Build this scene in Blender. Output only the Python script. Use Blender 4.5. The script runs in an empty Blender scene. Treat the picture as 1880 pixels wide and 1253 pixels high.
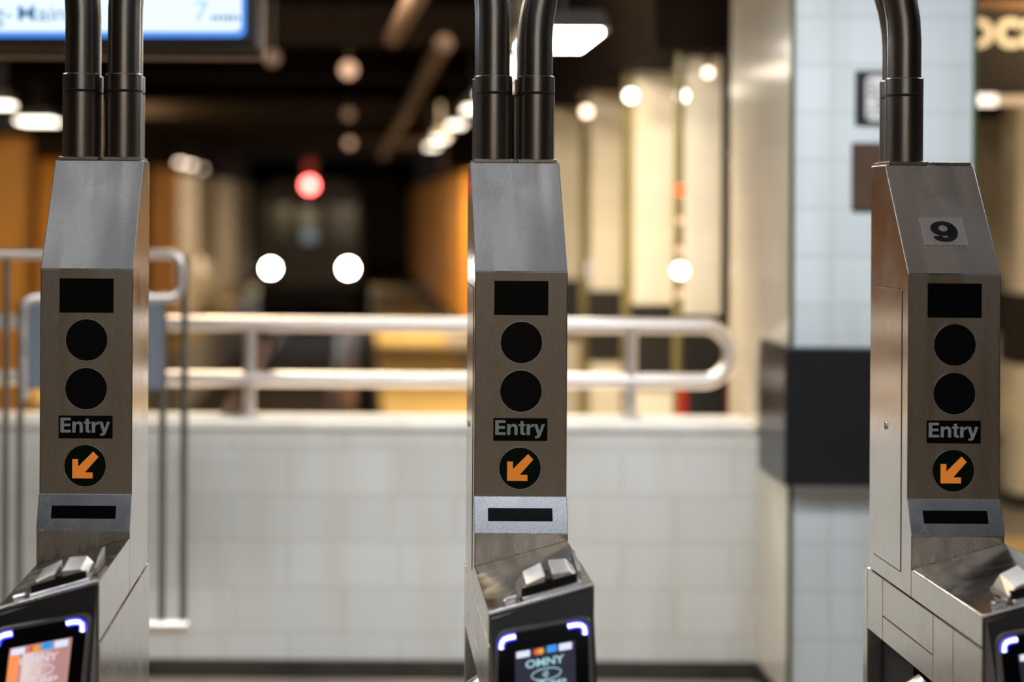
import bpy, math, random
from mathutils import Vector, Matrix
random.seed(7)
C = bpy.context.scene.collection
sc = bpy.context.scene
PI = math.pi

# ------------------------------------------------------------------ camera frame
F = 3600.0            # focal length in pixels of the 1880 px wide frame
OX, OY = 668.0, 385.0  # where the optical axis meets the frame
ROLL = 0.0058
EYE = 1.60
FOC = 3.60

def W(px, py, Z):
    """the point of the place seen at frame position (px, py) at distance Z from the camera"""
    dx, dy = px - OX, py - OY
    dx, dy = dx + ROLL * dy, dy - ROLL * dx
    return Vector((dx * Z / F, Z, EYE - dy * Z / F))

# ------------------------------------------------------------------ materials
MATS = {}
def nodes_of(name):
    m = bpy.data.materials.new(name); m.use_nodes = True
    nt = m.node_tree
    return m, nt, nt.nodes['Principled BSDF']

def mat(name, col, rough=0.5, metal=0.0, spec=0.5, noise=0.0, nscale=8.0, bump=0.0, coat=0.0):
    if name in MATS: return MATS[name]
    m, nt, b = nodes_of(name)
    b.inputs['Base Color'].default_value = (*col, 1)
    b.inputs['Roughness'].default_value = rough
    b.inputs['Metallic'].default_value = metal
    b.inputs['Specular IOR Level'].default_value = spec
    b.inputs['Coat Weight'].default_value = coat
    tc = nt.nodes.new('ShaderNodeTexCoord')
    n = nt.nodes.new('ShaderNodeTexNoise')
    n.inputs['Scale'].default_value = nscale; n.inputs['Detail'].default_value = 5
    nt.links.new(tc.outputs['Object'], n.inputs['Vector'])
    r = nt.nodes.new('ShaderNodeValToRGB')
    lo = [max(0, c * (1 - noise)) for c in col]; hi = [min(1, c * (1 + noise)) for c in col]
    r.color_ramp.elements[0].position = .3; r.color_ramp.elements[1].position = .7
    r.color_ramp.elements[0].color = (*lo, 1); r.color_ramp.elements[1].color = (*hi, 1)
    nt.links.new(n.outputs['Fac'], r.inputs['Fac'])
    nt.links.new(r.outputs['Color'], b.inputs['Base Color'])
    if bump:
        bp = nt.nodes.new('ShaderNodeBump'); bp.inputs['Strength'].default_value = bump
        bp.inputs['Distance'].default_value = 0.01
        nt.links.new(n.outputs['Fac'], bp.inputs['Height'])
        nt.links.new(bp.outputs['Normal'], b.inputs['Normal'])
    MATS[name] = m
    return m

def emit(name, col, strength, base=(0.02, 0.02, 0.02)):
    if name in MATS: return MATS[name]
    m, nt, b = nodes_of(name)
    b.inputs['Base Color'].default_value = (*base, 1)
    b.inputs['Emission Color'].default_value = (*col, 1)
    b.inputs['Emission Strength'].default_value = strength
    b.inputs['Roughness'].default_value = .4
    MATS[name] = m
    return m

def steel(name, col=(.58, .56, .53), rough=.3, grain=(60, 60, 3), scratch=.35, smear=.12, aniso=0.0, arot=0.0, streak=(1, 1, 1)):
    """brushed stainless steel: fine grain, scratches and hand smears in the roughness"""
    if name in MATS: return MATS[name]
    m, nt, b = nodes_of(name)
    b.inputs['Metallic'].default_value = 1
    tc = nt.nodes.new('ShaderNodeTexCoord')
    mp = nt.nodes.new('ShaderNodeMapping'); mp.inputs['Scale'].default_value = grain
    nt.links.new(tc.outputs['Object'], mp.inputs['Vector'])
    g = nt.nodes.new('ShaderNodeTexNoise'); g.inputs['Scale'].default_value = 12; g.inputs['Detail'].default_value = 4
    nt.links.new(mp.outputs['Vector'], g.inputs['Vector'])
    s = nt.nodes.new('ShaderNodeTexNoise'); s.inputs['Scale'].default_value = 11; s.inputs['Detail'].default_value = 7
    s.inputs['Distortion'].default_value = .8
    if streak != (1, 1, 1): s.inputs['Detail'].default_value = 1.5; s.inputs['Distortion'].default_value = .1; s.inputs['Roughness'].default_value = .4
    mp3 = nt.nodes.new('ShaderNodeMapping'); mp3.inputs['Scale'].default_value = streak
    nt.links.new(tc.outputs['Object'], mp3.inputs['Vector']); nt.links.new(mp3.outputs['Vector'], s.inputs['Vector'])
    if aniso:
        tg = nt.nodes.new('ShaderNodeTangent'); tg.direction_type = 'RADIAL'; tg.axis = 'Z'
        nt.links.new(tg.outputs[0], b.inputs['Tangent']); b.inputs['Anisotropic'].default_value = aniso; b.inputs['Anisotropic Rotation'].default_value = arot
    # scratches: thin voronoi edges, warped
    v = nt.nodes.new('ShaderNodeTexVoronoi'); v.feature = 'DISTANCE_TO_EDGE'; v.inputs['Scale'].default_value = 15
    mp2 = nt.nodes.new('ShaderNodeMapping'); mp2.inputs['Scale'].default_value = (1.6, 1.6, .55); mp2.inputs['Rotation'].default_value = (.3, .5, .2)
    nt.links.new(tc.outputs['Object'], mp2.inputs['Vector'])
    ad = nt.nodes.new('ShaderNodeVectorMath'); ad.operation = 'MULTIPLY_ADD'
    ad.inputs[1].default_value = (.025, .025, .025)
    nt.links.new(s.outputs['Color'], ad.inputs[0]); nt.links.new(mp2.outputs['Vector'], ad.inputs[2])
    nt.links.new(ad.outputs['Vector'], v.inputs['Vector'])
    th = nt.nodes.new('ShaderNodeMapRange'); th.inputs['From Min'].default_value = 0; th.inputs['From Max'].default_value = .006
    th.inputs['To Min'].default_value = scratch; th.inputs['To Max'].default_value = 0
    nt.links.new(v.outputs['Distance'], th.inputs['Value'])
    s2 = nt.nodes.new('ShaderNodeTexNoise'); s2.inputs['Scale'].default_value = 19
    nt.links.new(tc.outputs['Object'], s2.inputs['Vector'])
    gate = nt.nodes.new('ShaderNodeMapRange'); gate.inputs['From Min'].default_value = .55; gate.inputs['From Max'].default_value = .62
    nt.links.new(s2.outputs['Fac'], gate.inputs['Value'])
    mu = nt.nodes.new('ShaderNodeMath'); mu.operation = 'MULTIPLY'
    nt.links.new(th.outputs['Result'], mu.inputs[0]); nt.links.new(gate.outputs['Result'], mu.inputs[1])
    # roughness
    r1 = nt.nodes.new('ShaderNodeMapRange'); r1.inputs['From Min'].default_value = .35; r1.inputs['From Max'].default_value = .65
    r1.inputs['To Min'].default_value = rough - smear * .5; r1.inputs['To Max'].default_value = rough + smear * .5
    nt.links.new(s.outputs['Fac'], r1.inputs['Value'])
    a2 = nt.nodes.new('ShaderNodeMath'); a2.operation = 'ADD'; a2.use_clamp = True
    nt.links.new(r1.outputs['Result'], a2.inputs[0]); nt.links.new(mu.outputs['Value'], a2.inputs[1])
    nt.links.new(a2.outputs['Value'], b.inputs['Roughness'])
    cr = nt.nodes.new('ShaderNodeValToRGB')
    cr.color_ramp.elements[0].position = .3; cr.color_ramp.elements[1].position = .7
    cr.color_ramp.elements[0].color = (*[c * .82 for c in col], 1); cr.color_ramp.elements[1].color = (*[min(1, c * 1.1) for c in col], 1)
    nt.links.new(g.outputs['Fac'], cr.inputs['Fac'])
    nt.links.new(cr.outputs['Color'], b.inputs['Base Color'])
    bp = nt.nodes.new('ShaderNodeBump'); bp.inputs['Strength'].default_value = .12; bp.inputs['Distance'].default_value = .0006
    nt.links.new(g.outputs['Fac'], bp.inputs['Height'])
    nt.links.new(bp.outputs['Normal'], b.inputs['Normal'])
    MATS[name] = m
    return m

def tile(name, col, grout, w, h, offset=.5, rough=.18, shift=(0, 0), mort=.004, vary=.05):
    """glazed wall tile laid in courses; follows the facing of each side"""
    if name in MATS: return MATS[name]
    m, nt, b = nodes_of(name)
    L = nt.links.new
    geo = nt.nodes.new('ShaderNodeNewGeometry')
    sp = nt.nodes.new('ShaderNodeSeparateXYZ'); L(geo.outputs['Position'], sp.inputs[0])
    sn = nt.nodes.new('ShaderNodeSeparateXYZ'); L(geo.outputs['True Normal'], sn.inputs[0])
    ab = nt.nodes.new('ShaderNodeMath'); ab.operation = 'ABSOLUTE'; L(sn.outputs['X'], ab.inputs[0])
    gt = nt.nodes.new('ShaderNodeMath'); gt.operation = 'GREATER_THAN'; gt.inputs[1].default_value = .5; L(ab.outputs[0], gt.inputs[0])
    mx = nt.nodes.new('ShaderNodeMix'); mx.data_type = 'FLOAT'
    L(gt.outputs[0], mx.inputs['Factor']); L(sp.outputs['X'], mx.inputs['A']); L(sp.outputs['Y'], mx.inputs['B'])
    cb = nt.nodes.new('ShaderNodeCombineXYZ'); L(mx.outputs['Result'], cb.inputs['X']); L(sp.outputs['Z'], cb.inputs['Y'])
    va = nt.nodes.new('ShaderNodeVectorMath'); va.operation = 'ADD'; va.inputs[1].default_value = (shift[0], shift[1], 0); L(cb.outputs[0], va.inputs[0])
    br = nt.nodes.new('ShaderNodeTexBrick')
    br.offset = offset; br.squash = 1
    br.inputs['Color1'].default_value = (*[c * (1 - vary) for c in col], 1); br.inputs['Color2'].default_value = (*[min(1, c * (1 + vary)) for c in col], 1)
    br.inputs['Mortar'].default_value = (*grout, 1); br.inputs['Scale'].default_value = 1
    br.inputs['Mortar Size'].default_value = mort; br.inputs['Brick Width'].default_value = w; br.inputs['Row Height'].default_value = h
    L(va.outputs[0], br.inputs['Vector'])
    # grime streaks running down the tiles
    mp = nt.nodes.new('ShaderNodeMapping'); mp.inputs['Scale'].default_value = (5, 5, .7); L(geo.outputs['Position'], mp.inputs['Vector'])
    nz = nt.nodes.new('ShaderNodeTexNoise'); nz.inputs['Scale'].default_value = 1.6; nz.inputs['Detail'].default_value = 5; L(mp.outputs[0], nz.inputs['Vector'])
    rp = nt.nodes.new('ShaderNodeMapRange'); rp.inputs['From Min'].default_value = .45; rp.inputs['From Max'].default_value = .75
    rp.inputs['To Min'].default_value = 0; rp.inputs['To Max'].default_value = .35; L(nz.outputs['Fac'], rp.inputs['Value'])
    mc = nt.nodes.new('ShaderNodeMix'); mc.data_type = 'RGBA'; L(rp.outputs['Result'], mc.inputs['Factor'])
    L(br.outputs['Color'], mc.inputs['A']); mc.inputs['B'].default_value = (col[0] * .75, col[1] * .66, col[2] * .52, 1)
    L(mc.outputs['Result'], b.inputs['Base Color'])
    b.inputs['Roughness'].default_value = rough
    bp = nt.nodes.new('ShaderNodeBump'); bp.invert = True; bp.inputs['Strength'].default_value = .3; bp.inputs['Distance'].default_value = .002
    L(br.outputs['Fac'], bp.inputs['Height']); L(bp.outputs['Normal'], b.inputs['Normal'])
    MATS[name] = m
    return m

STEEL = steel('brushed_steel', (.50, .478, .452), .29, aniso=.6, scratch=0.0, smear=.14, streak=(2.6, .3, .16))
GUIDE = steel('guide_steel', (.72, .69, .66), .34, scratch=.1, smear=.05)
DECK = steel('deck_steel', (.34, .315, .28), .22, grain=(3, 60, 60), scratch=.25, smear=.16)
STEEL_SIDE = steel('steel_side_lit', (.80, .75, .69), .20, grain=(60, 60, 3), smear=.06, scratch=.1)  # lighter copy of the steel; light on the flanks put into its colour
STEEL_PIPE = steel('pipe_steel', (.38, .35, .32), .29, streak=(2, 2, .2), smear=.06, grain=(60, 60, 2), scratch=.05)
STEEL_BRIGHT = steel('polished_steel', (.74, .74, .75), .27, scratch=.5)
RAIL_STEEL = steel('handrail_steel', (.86, .80, .76), .46)
BAR_STEEL = steel('gate_bar_steel', (.34, .32, .28), .4)
BLACK_GLASS = mat('black_glass', (.004, .004, .005), .16, spec=.14)
LENS_BLACK = mat('dark_lens', (.006, .006, .008), .22, spec=.14)
BLACK_PLASTIC = mat('black_plastic', (.032, .028, .025), .38, noise=.2)
BEZEL = mat('reader_bezel', (.17, .155, .14), .34, noise=.2)
DARK = mat('dark_void', (.012, .010, .009), .8)
TEXT_GREY = emit('grey_lettering', (.25, .27, .27), .22, base=(.25, .27, .27))
ARROW = emit('orange_arrow', (1.0, .27, .03), .42, base=(.6, .22, .03))
ARROW_LENS = mat('green_black_lens', (.003, .013, .008), .3, spec=.12)
NUM_BLACK = mat('number_black', (.006, .006, .006), .5)
PLATE = steel('number_plate_steel', (.80, .78, .76), .42, scratch=.2)
LED = emit('led_blue_white', (.05, .045, 1.0), 2.2)
LEDCORE = emit('led_core', (.75, .78, 1.0), 3.0)
WALL_TILE = tile('wall_tile', (.74, .75, .72), (.63, .62, .57), .378, .158, .5, shift=(.06, .008))
COL_TILE = tile('column_tile', (.60, .65, .665), (.53, .565, .55), .262, .1515, .0, shift=(-.17, .055), mort=.006)
CREAM_TILE = tile('cream_tile', (.82, .74, .60), (.77, .69, .55), .42, .152, .0, rough=.13)
COPING = mat('coping_stone', (.93, .90, .84), .30, noise=.08)
BASE_DARK = mat('dark_cove_base', (.035, .032, .022), .5, noise=.3)
FLOOR_M = mat('concourse_floor', (.32, .27, .21), .45, noise=.25, nscale=3)
PLATFORM_M = mat('platform_concrete', (.50, .47, .42), .6, noise=.2, nscale=3)
YELLOW = mat('yellow_edge', (.84, .60, .24), .5, noise=.12, nscale=5)
CEIL_M = mat('dark_ceiling', (.007, .0045, .003), .9, spec=.04, noise=.3, nscale=2)
BEAM_M = mat('dark_beam', (.010, .006, .004), .8, spec=.06, noise=.3)
DUCT_M = mat('tan_conduit', (.17, .10, .065), .6, noise=.15)
GREYTAN = mat('grey_tan_paint', (.55, .46, .36), .5, noise=.2)
ORANGE = mat('orange_paint', (.62, .25, .008), .45, noise=.15, nscale=4)
OLIVE = mat('olive_paint', (.17, .14, .045), .4, noise=.2)
GREEN_TRIM = mat('dark_green_trim', (.05, .075, .03), .35)
BAND = mat('brown_black_band', (.010, .007, .004), .6)
WRAP = mat('black_wrap', (.012, .012, .013), .30, noise=.1)
TRACKBED = mat('track_ballast', (.035, .022, .013), .95, noise=.5, nscale=30, bump=.6)
RUST = mat('rusty_rail', (.12, .065, .035), .5, metal=.3, noise=.3)
BOARD = mat('brown_board', (.28, .14, .06), .6, noise=.2)
GREY_PANEL = mat('grey_blue_panel', (.13, .15, .18), .5)
TUNNEL = mat('tunnel_wall', (.30, .24, .18), .8, noise=.3, nscale=2)
TRAIN_M = mat('train_body', (.045, .036, .028), .45, metal=.3)
TRAIN_DARK = mat('train_window', (.02, .022, .025), .12)
WHITE_PAPER = mat('white_notice', (.62, .62, .60), .6)
PLAQUE = mat('brown_plaque', (.075, .04, .022), .45, noise=.2)
SIGN_BLACK = mat('sign_black', (.030, .021, .013), .5)
SIGN_CREAM = emit('sign_cream_letters', (1.0, .72, .42), .45, base=(.8, .7, .5))
HOUSING = mat('fixture_housing', (.05, .042, .034), .5)
FLUO = emit('fluorescent_tube', (1.0, .93, .80), 30)
WARM_TUBE = emit('warm_tube', (1.0, .74, .45), 9)
GLINT_WARM = emit('warm_glint', (1.0, .72, .52), 5)
POST_DIM = emit('post_dim_glint', (1.0, .62, .40), 1.1)
GLINT_DIM = emit('dim_glint', (1.0, .55, .32), 3.0)
GLINT_WHITE = emit('white_glint', (1.0, .88, .72), 9)
GLINT_ORANGE = emit('orange_glint', (1.0, .07, .01), 3.2)

# ------------------------------------------------------------------ mesh helpers
class MB:
    def __init__(s): s.v = []; s.f = []; s.sm = []
    def add(s, vs, fs, smooth=False):
        b = len(s.v); s.v += [tuple(v) for v in vs]
        for f in fs: s.f.append(tuple(b + i for i in f)); s.sm.append(smooth)
        return s
    def box(s, x0, x1, y0, y1, z0, z1):
        vs = [(x0, y0, z0), (x1, y0, z0), (x1, y1, z0), (x0, y1, z0), (x0, y0, z1), (x1, y0, z1), (x1, y1, z1), (x0, y1, z1)]
        return s.hexa(vs)
    def hexa(s, vs):
        return s.add(vs, [(0, 3, 2, 1), (4, 5, 6, 7), (0, 1, 5, 4), (1, 2, 6, 5), (2, 3, 7, 6), (3, 0, 4, 7)])
    def extrude(s, outline, f0, f1, smooth=False):
        """closed 2-D outline (counter-clockwise) swept between the maps f0 and f1"""
        n = len(outline)
        vs = [f0(*p) for p in outline] + [f1(*p) for p in outline]
        s.add(vs, [tuple(range(n - 1, -1, -1)), tuple(range(n, 2 * n))])
        b = len(s.v) - 2 * n
        for i in range(n):
            j = (i + 1) % n
            s.f.append((b + i, b + j, b + n + j, b + n + i)); s.sm.append(smooth)
        return s
    def tube(s, pts, r, n=16, closed=False, caps=True, r_list=None):
        pts = [Vector(p) for p in pts]; m = len(pts)
        tang = []
        for i in range(m):
            if closed: t = pts[(i + 1) % m] - pts[i - 1]
            else: t = pts[min(i + 1, m - 1)] - pts[max(i - 1, 0)]
            tang.append(t.normalized())
        t0 = tang[0]
        ref = Vector((0, 0, 1)) if abs(t0.z) < .9 else Vector((1, 0, 0))
        nrm = (ref - t0 * ref.dot(t0)).normalized()
        b = len(s.v)
        for i in range(m):
            if i:
                nrm = (nrm - tang[i] * nrm.dot(tang[i])).normalized()
            bi = tang[i].cross(nrm)
            rr = r_list[i] if r_list else r
            for k in range(n):
                a = 2 * PI * k / n
                s.v.append(tuple(pts[i] + (nrm * math.cos(a) + bi * math.sin(a)) * rr))
        rng = m if closed else m - 1
        for i in range(rng):
            j = (i + 1) % m
            for k in range(n):
                k2 = (k + 1) % n
                s.f.append((b + i * n + k, b + i * n + k2, b + j * n + k2, b + j * n + k)); s.sm.append(True)
        if caps and not closed:
            s.f.append(tuple(b + k for k in range(n - 1, -1, -1))); s.sm.append(False)
            s.f.append(tuple(b + (m - 1) * n + k for k in range(n))); s.sm.append(False)
        return s
    def cyl(s, p0, p1, r, n=24): return s.tube([p0, p1], r, n)
    def build(s, name, m, parent=None, bevel=0, seg=2):
        me = bpy.data.meshes.new(name); me.from_pydata(s.v, [], s.f); me.update()
        for p, k in zip(me.polygons, s.sm): p.use_smooth = k
        import bmesh
        bm = bmesh.new(); bm.from_mesh(me); bmesh.ops.recalc_face_normals(bm, faces=bm.faces); bm.to_mesh(me); bm.free()
        if any(s.sm): me.set_sharp_from_angle(angle=math.radians(42))
        o = bpy.data.objects.new(name, me); C.objects.link(o)
        me.materials.append(m)
        if parent: o.parent = parent
        if bevel:
            md = o.modifiers.new('bevel', 'BEVEL'); md.width = bevel; md.segments = seg; md.limit_method = 'ANGLE'; md.angle_limit = math.radians(30)
        return o

def tag(o, label, cat, group=None):
    o['label'] = label; o['category'] = cat
    if group: o['group'] = group
    if 'column' in o.name: o['kind'] = 'thing'
    return o
def empty(name, loc, label, cat, group=None):
    o = bpy.data.objects.new(name, None); C.objects.link(o); o.location = loc; o['kind'] = 'thing'
    return tag(o, label, cat, group)
def struct(o): o['kind'] = 'structure'; return o
def arc(cx, cy, r, a0, a1, n):
    return [(cx + r * math.cos(a0 + (a1 - a0) * i / n), cy + r * math.sin(a0 + (a1 - a0) * i / n)) for i in range(n + 1)]
def rrect(x0, x1, y0, y1, r, n=6):
    return (arc(x1 - r, y0 + r, r, -PI / 2, 0, n) + arc(x1 - r, y1 - r, r, 0, PI / 2, n) +
            arc(x0 + r, y1 - r, r, PI / 2, PI, n) + arc(x0 + r, y0 + r, r, PI, 1.5 * PI, n))

def text_mb(body, x0, x1, y0, y1, f, bold=0.0, depth=.0):
    """lettering fitted to the box x0..x1, y0..y1 of a surface mapped by f(x, y, height)"""
    cu = bpy.data.curves.new('txt', 'FONT'); cu.body = body; cu.size = 1; cu.offset = bold; cu.resolution_u = 6
    ob = bpy.data.objects.new('txt', cu); C.objects.link(ob)
    bpy.context.view_layer.update()
    dg = bpy.context.evaluated_depsgraph_get()
    me = bpy.data.meshes.new_from_object(ob.evaluated_get(dg))
    vs = [v.co.copy() for v in me.vertices]; fs = [tuple(p.vertices) for p in me.polygons]
    bpy.data.objects.remove(ob); bpy.data.curves.remove(cu); bpy.data.meshes.remove(me)
    ax, bx = min(v.x for v in vs), max(v.x for v in vs); ay, by = min(v.y for v in vs), max(v.y for v in vs)
    sx, sy = (x1 - x0) / (bx - ax), (y1 - y0) / (by - ay)
    mb = MB()
    mb.add([f(x0 + (v.x - ax) * sx, y0 + (v.y - ay) * sy, depth) for v in vs], fs)
    return mb

# bold grotesque letters of the ENTRY plates, capitals 100 high
GLYPH = {
 'E': (0, [(0,0),(62,0),(62,18),(21,18),(21,42),(58,42),(58,60),(21,60),(21,82),(61,82),(61,100),(0,100)]),
 'n': (71, [(0,0),(19,0),(19,40),(21,50),(25,56),(31,59),(37,57.5),(41,53),(43,45),(43,0),(62,0),(62,48),(60,60),(55,69),(47,74.5),(38,76),(29,74),(22.5,69),(18,63.5),(18,74),(0,74)]),
 't': (138, [(11,61),(11,17),(13,8),(19,1.5),(28,-1),(36,-.5),(40,0),(40,14.5),(34,14.5),(31,15.5),(30,20),(30,61),(41,61),(41,74),(30,74),(30,94),(11,94),(11,74),(0,74),(0,61)]),
 'r': (186, [(0,0),(20,0),(20,35),(21,46),(26,53),(34,56),(43,55.5),(43,75.5),(36,75),(28,71),(22,64),(19,59),(19,74),(0,74)]),
 'y': (230, [(0,74),(21,0),(21,-1),(18,-4),(13,-6),(6,-5.5),(6,-21),(11,-21.5),(23,-21),(32,-16),(38,-7),(42,5),(64,74),(45,74),(33,24),(20,74)]),
}
def entry_mb(x0, x1, z0, z1, y):
    mb = MB(); k = (x1 - x0) / 294; h = (z1 - z0) / 100
    for c in 'Entry':
        dx, P = GLYPH[c]
        n = len(P)
        mb.extrude([(x0 + (dx + a) * k, z0 + b * h) for (a, b) in P], lambda x, z: (x, y + .0008, z), lambda x, z: (x, y, z))
    return mb
def nine_mb(f):
    mb = MB(); N = 36
    o = [(.47 + .47 * math.cos(2 * PI * q / N), .64 + .36 * math.sin(2 * PI * q / N)) for q in range(N)]
    i_ = [(.47 + .17 * math.cos(2 * PI * q / N), .65 + .155 * math.sin(2 * PI * q / N)) for q in range(N)]
    mb.add([f(*p) for p in o + i_], [(q, (q + 1) % N, N + (q + 1) % N, N + q) for q in range(N)])
    to = [(.90, .78), (.97, .66), (1.0, .50), (.985, .36), (.93, .22), (.83, .10), (.68, .02), (.50, -.01), (.30, .01), (.15, .08), (.07, .17), (.04, .25)]
    ti = [(.64, .66), (.64, .58), (.645, .48), (.635, .40), (.62, .32), (.59, .25), (.55, .205), (.50, .185), (.45, .19), (.41, .215), (.385, .25), (.375, .29)]
    n = len(to)
    mb.add([f(*p) for p in to + ti], [(q, q + 1, n + q + 1, n + q) for q in range(n - 1)])
    return mb

# ------------------------------------------------------------------ turnstiles
HW = .085                                    # half width of a cabinet
TOP = 1.6916
CX = [-.508, .290, 1.0855]
CM = CX[1]
def deck_z(x): return .95 + .049 * (x + HW) / (2 * HW)
SL = .57                                     # slope of the reader face
def face_pt(px, py, off=0.0):
    """point on the sloped reader face of the middle turnstile, in cabinet coordinates"""
    dx, dy = px - OX, py - OY
    dx, dy = dx + ROLL * dy, dy - ROLL * dx
    X, Zd = dx / F, -dy / F
    t = (FOC - .44 - SL * .97 - off + SL * EYE) / (1 - SL * Zd)
    return Vector((X * t - CM, t - FOC, EYE + Zd * t))
def uv_face(off):
    """face coordinates in pixels of the middle reader, u across, v down"""
    return lambda u, v: face_pt(u, v, off)

def build_turnstile(i, label):
    t = empty('turnstile', (CX[i], FOC, 0), label, 'turnstile', 'fare turnstiles in a row')
    # tower
    prof = [(-.029, .899), (-.029, 1.0094), (0, 1.0746), (0, 1.4876), (.166, TOP), (.268, TOP), (.268, .899)]
    tower = MB().extrude(prof, lambda y, z: (-HW, y, z), lambda y, z: (HW, y, z)).build('tower', STEEL, t, .0016)
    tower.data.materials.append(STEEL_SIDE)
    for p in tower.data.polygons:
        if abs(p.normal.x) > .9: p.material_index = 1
    # front features ; fx: across, fz: height
    def flat(y): return lambda x, z: (x, y, z)
    def rect_part(name, x0, x1, z0, z1, m, par, y0=.002, y1=-.0012):
        return MB().extrude([(x0, z0), (x1, z0), (x1, z1), (x0, z1)], flat(y0), flat(y1)).build(name, m, par)
    rx = -.0005
    rect_part('message_window', -.0495, .0495, 1.4076, 1.4706, BLACK_GLASS, t)
    def disc(name, cx, cz, r, m):
        o = MB().extrude(arc(cx, cz, r, 0, 2 * PI * 47 / 48, 47), flat(.002), flat(-.0012)).build(name, m, t)
        ring = [(cx + (r + .0002) * math.cos(2 * PI * k / 64), -.0008, cz + (r + .0002) * math.sin(2 * PI * k / 64)) for k in range(64)]
        MB().tube(ring, .0009, 6, closed=True).build('rim', STEEL_BRIGHT, o)
        return o
    disc('signal_lens', .0005, 1.3576, .0385, LENS_BLACK)
    disc('signal_lens', .0002, 1.2681, .0385, LENS_BLACK)
    sign = rect_part('entry_sign', -.0500, .0492, 1.1766, 1.2186, BLACK_GLASS, t)
    entry_mb(-.0466, .0445, 1.1876, 1.2146, -.0018).build('lettering', TEXT_GREY, sign)
    al = disc('arrow_lens', -.0008, 1.1266, .0385, ARROW_LENS)
    ax, az = -.0008, 1.1266
    y = -.0018
    arrow = MB()
    pts = [(-.0235, -.0232), (.0138, -.0232), (.0138, -.0122), (-.0004, -.0122), (.0244, .0162), (.0148, .0262), (-.0130, -.0018), (-.0130, .0122), (-.0235, .0122)]
    arrow.extrude(pts, lambda x, z: (ax + x, -.0010, az + z), lambda x, z: (ax + x, y, az + z))
    arrow.build('arrow', ARROW, al)
    # sloped bezel with the fare display; its upward sheen put in as brighter metal
    n = Vector((0, -.914, .406)).normalized()
    def slope(off):
        return lambda x, s: (x, -.029 * s + n.y * off, 1.0746 - .0652 * s + n.z * off)
    bz = MB().extrude([(-HW - .0004, .985), (HW + .0004, .985), (HW + .0004, .01), (-HW - .0004, .01)], slope(-.0015), slope(.0022)).build('fare_display', STEEL_BRIGHT, t, .0008)
    MB().extrude([(-.060, .66), (.058, .66), (.058, .32), (-.060, .32)], slope(0), slope(.0030)).build('display_window', BLACK_GLASS, bz)
    # deck between tower and reader
    dk = MB()
    y0, y1 = -.0295, -.44
    dk.hexa([(-HW, y1, .899), (HW, y1, .899), (HW, y0, .899), (-HW, y0, .899), (-HW, y1, deck_z(-HW)), (HW, y1, deck_z(HW)), (HW, y0, deck_z(HW)), (-HW, y0, deck_z(-HW))])
    deck = dk.build('reader_deck', DECK, t, .002)
    deck.data.materials.append(STEEL_SIDE)
    for p in deck.data.polygons:
        if abs(p.normal.x) > .9: p.material_index = 1
    MB().tube([(-HW + .001, y1 - .001, deck_z(-HW) - .001), (HW - .001, y1 - .001, deck_z(HW) - .001)], .0036, 10).build('front_lip', STEEL_BRIGHT, deck)
    # swipe card reader on the right half of the deck
    def dp(x, y, h): return (x, y, deck_z(x) + h)
    cr = MB().extrude([(-.030, -.424), (.066, -.424), (.066, -.305), (-.030, -.305)], lambda x, y: dp(x, y, -.003), lambda x, y: dp(x, y, .005)).build('card_reader', STEEL, t, .0012)
    for sec in ([(-.034, .003), (-.034, .012), (-.022, .025), (.0085, .031), (.0105, .003)], [(.0185, .003), (.0200, .031), (.050, .026), (.062, .014), (.062, .003)]):
        m = MB(); va = []; 
        for (y, k, e) in ((-.410, .92, .000), (-.400, .96, .002), (-.330, 1.22, .004)):
            mid_ = -.011 if sec[0][0] < 0 else .040
            va += [dp(x + (mid_ - x) * 0 , y, .003 + (h - .003) * k) for (x, h) in sec]
        m.add(va, [(4, 3, 2, 1, 0), (10, 11, 12, 13, 14)] + [(r5 * 5 + q, r5 * 5 + (q + 1) % 5, (r5 + 1) * 5 + (q + 1) % 5, (r5 + 1) * 5 + q) for r5 in range(2) for q in range(5)])
        m.build('card_guide', GUIDE, cr, .0018, 2)
    MB().extrude([(-.030, -.4122), (.060, -.4122), (.060, -.404), (-.030, -.404)], lambda x, y: dp(x, y, .004), lambda x, y: dp(x, y, .0185)).extrude([(.0095, -.411), (.0195, -.411), (.0195, -.335), (.0095, -.335)], lambda x, y: dp(x, y, .004), lambda x, y: dp(x, y, .022)).build('slot_shade', DARK, cr)  # black plate and strip stand in for shade under and between the guides
    fin = MB().hexa([dp(.066, -.37, .002), dp(.072, -.37, .002), dp(.072, -.27, .002), dp(.066, -.27, .002), dp(.066, -.37, .012), dp(.072, -.37, .012), dp(.072, -.27, .030), dp(.066, -.27, .030)])
    fin.build('guide_fin', STEEL, cr, .001)
    MB().extrude([(-.030, -.428), (.066, -.428), (.066, -.414), (-.030, -.414)], lambda x, y: dp(x, y, -.002), lambda x, y: dp(x, y, .0065)).build('slot_lip', STEEL_BRIGHT, cr, .002)
    MB().extrude([(-.060, -.420), (-.037, -.420), (-.037, -.400), (-.060, -.400)], lambda x, y: dp(x, y, -.002), lambda x, y: dp(x, y, .010)).build('push_button', STEEL_BRIGHT, cr, .003)
    # sloped nose carrying the tap reader
    zb = .70
    def nose_y(z): return -.44 - SL * (.97 - z)
    e = .003
    zl, zr = deck_z(-HW) - .006, deck_z(HW) - .006
    vs = [(-HW + e, -.438, zb), (HW - e, -.438, zb), (HW - e, nose_y(zb), zb), (-HW + e, nose_y(zb), zb),
          (-HW + e, -.438, zl), (HW - e, -.438, zr), (HW - e, -.4415, zr), (-HW + e, -.4415, zl)]
    vs[6] = (HW - e, min(-.4412, nose_y(zr)), zr); vs[7] = (-HW + e, nose_y(zl), zl)
    nose = MB().hexa(vs).build('reader_nose', BLACK_PLASTIC, t, .002)
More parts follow.
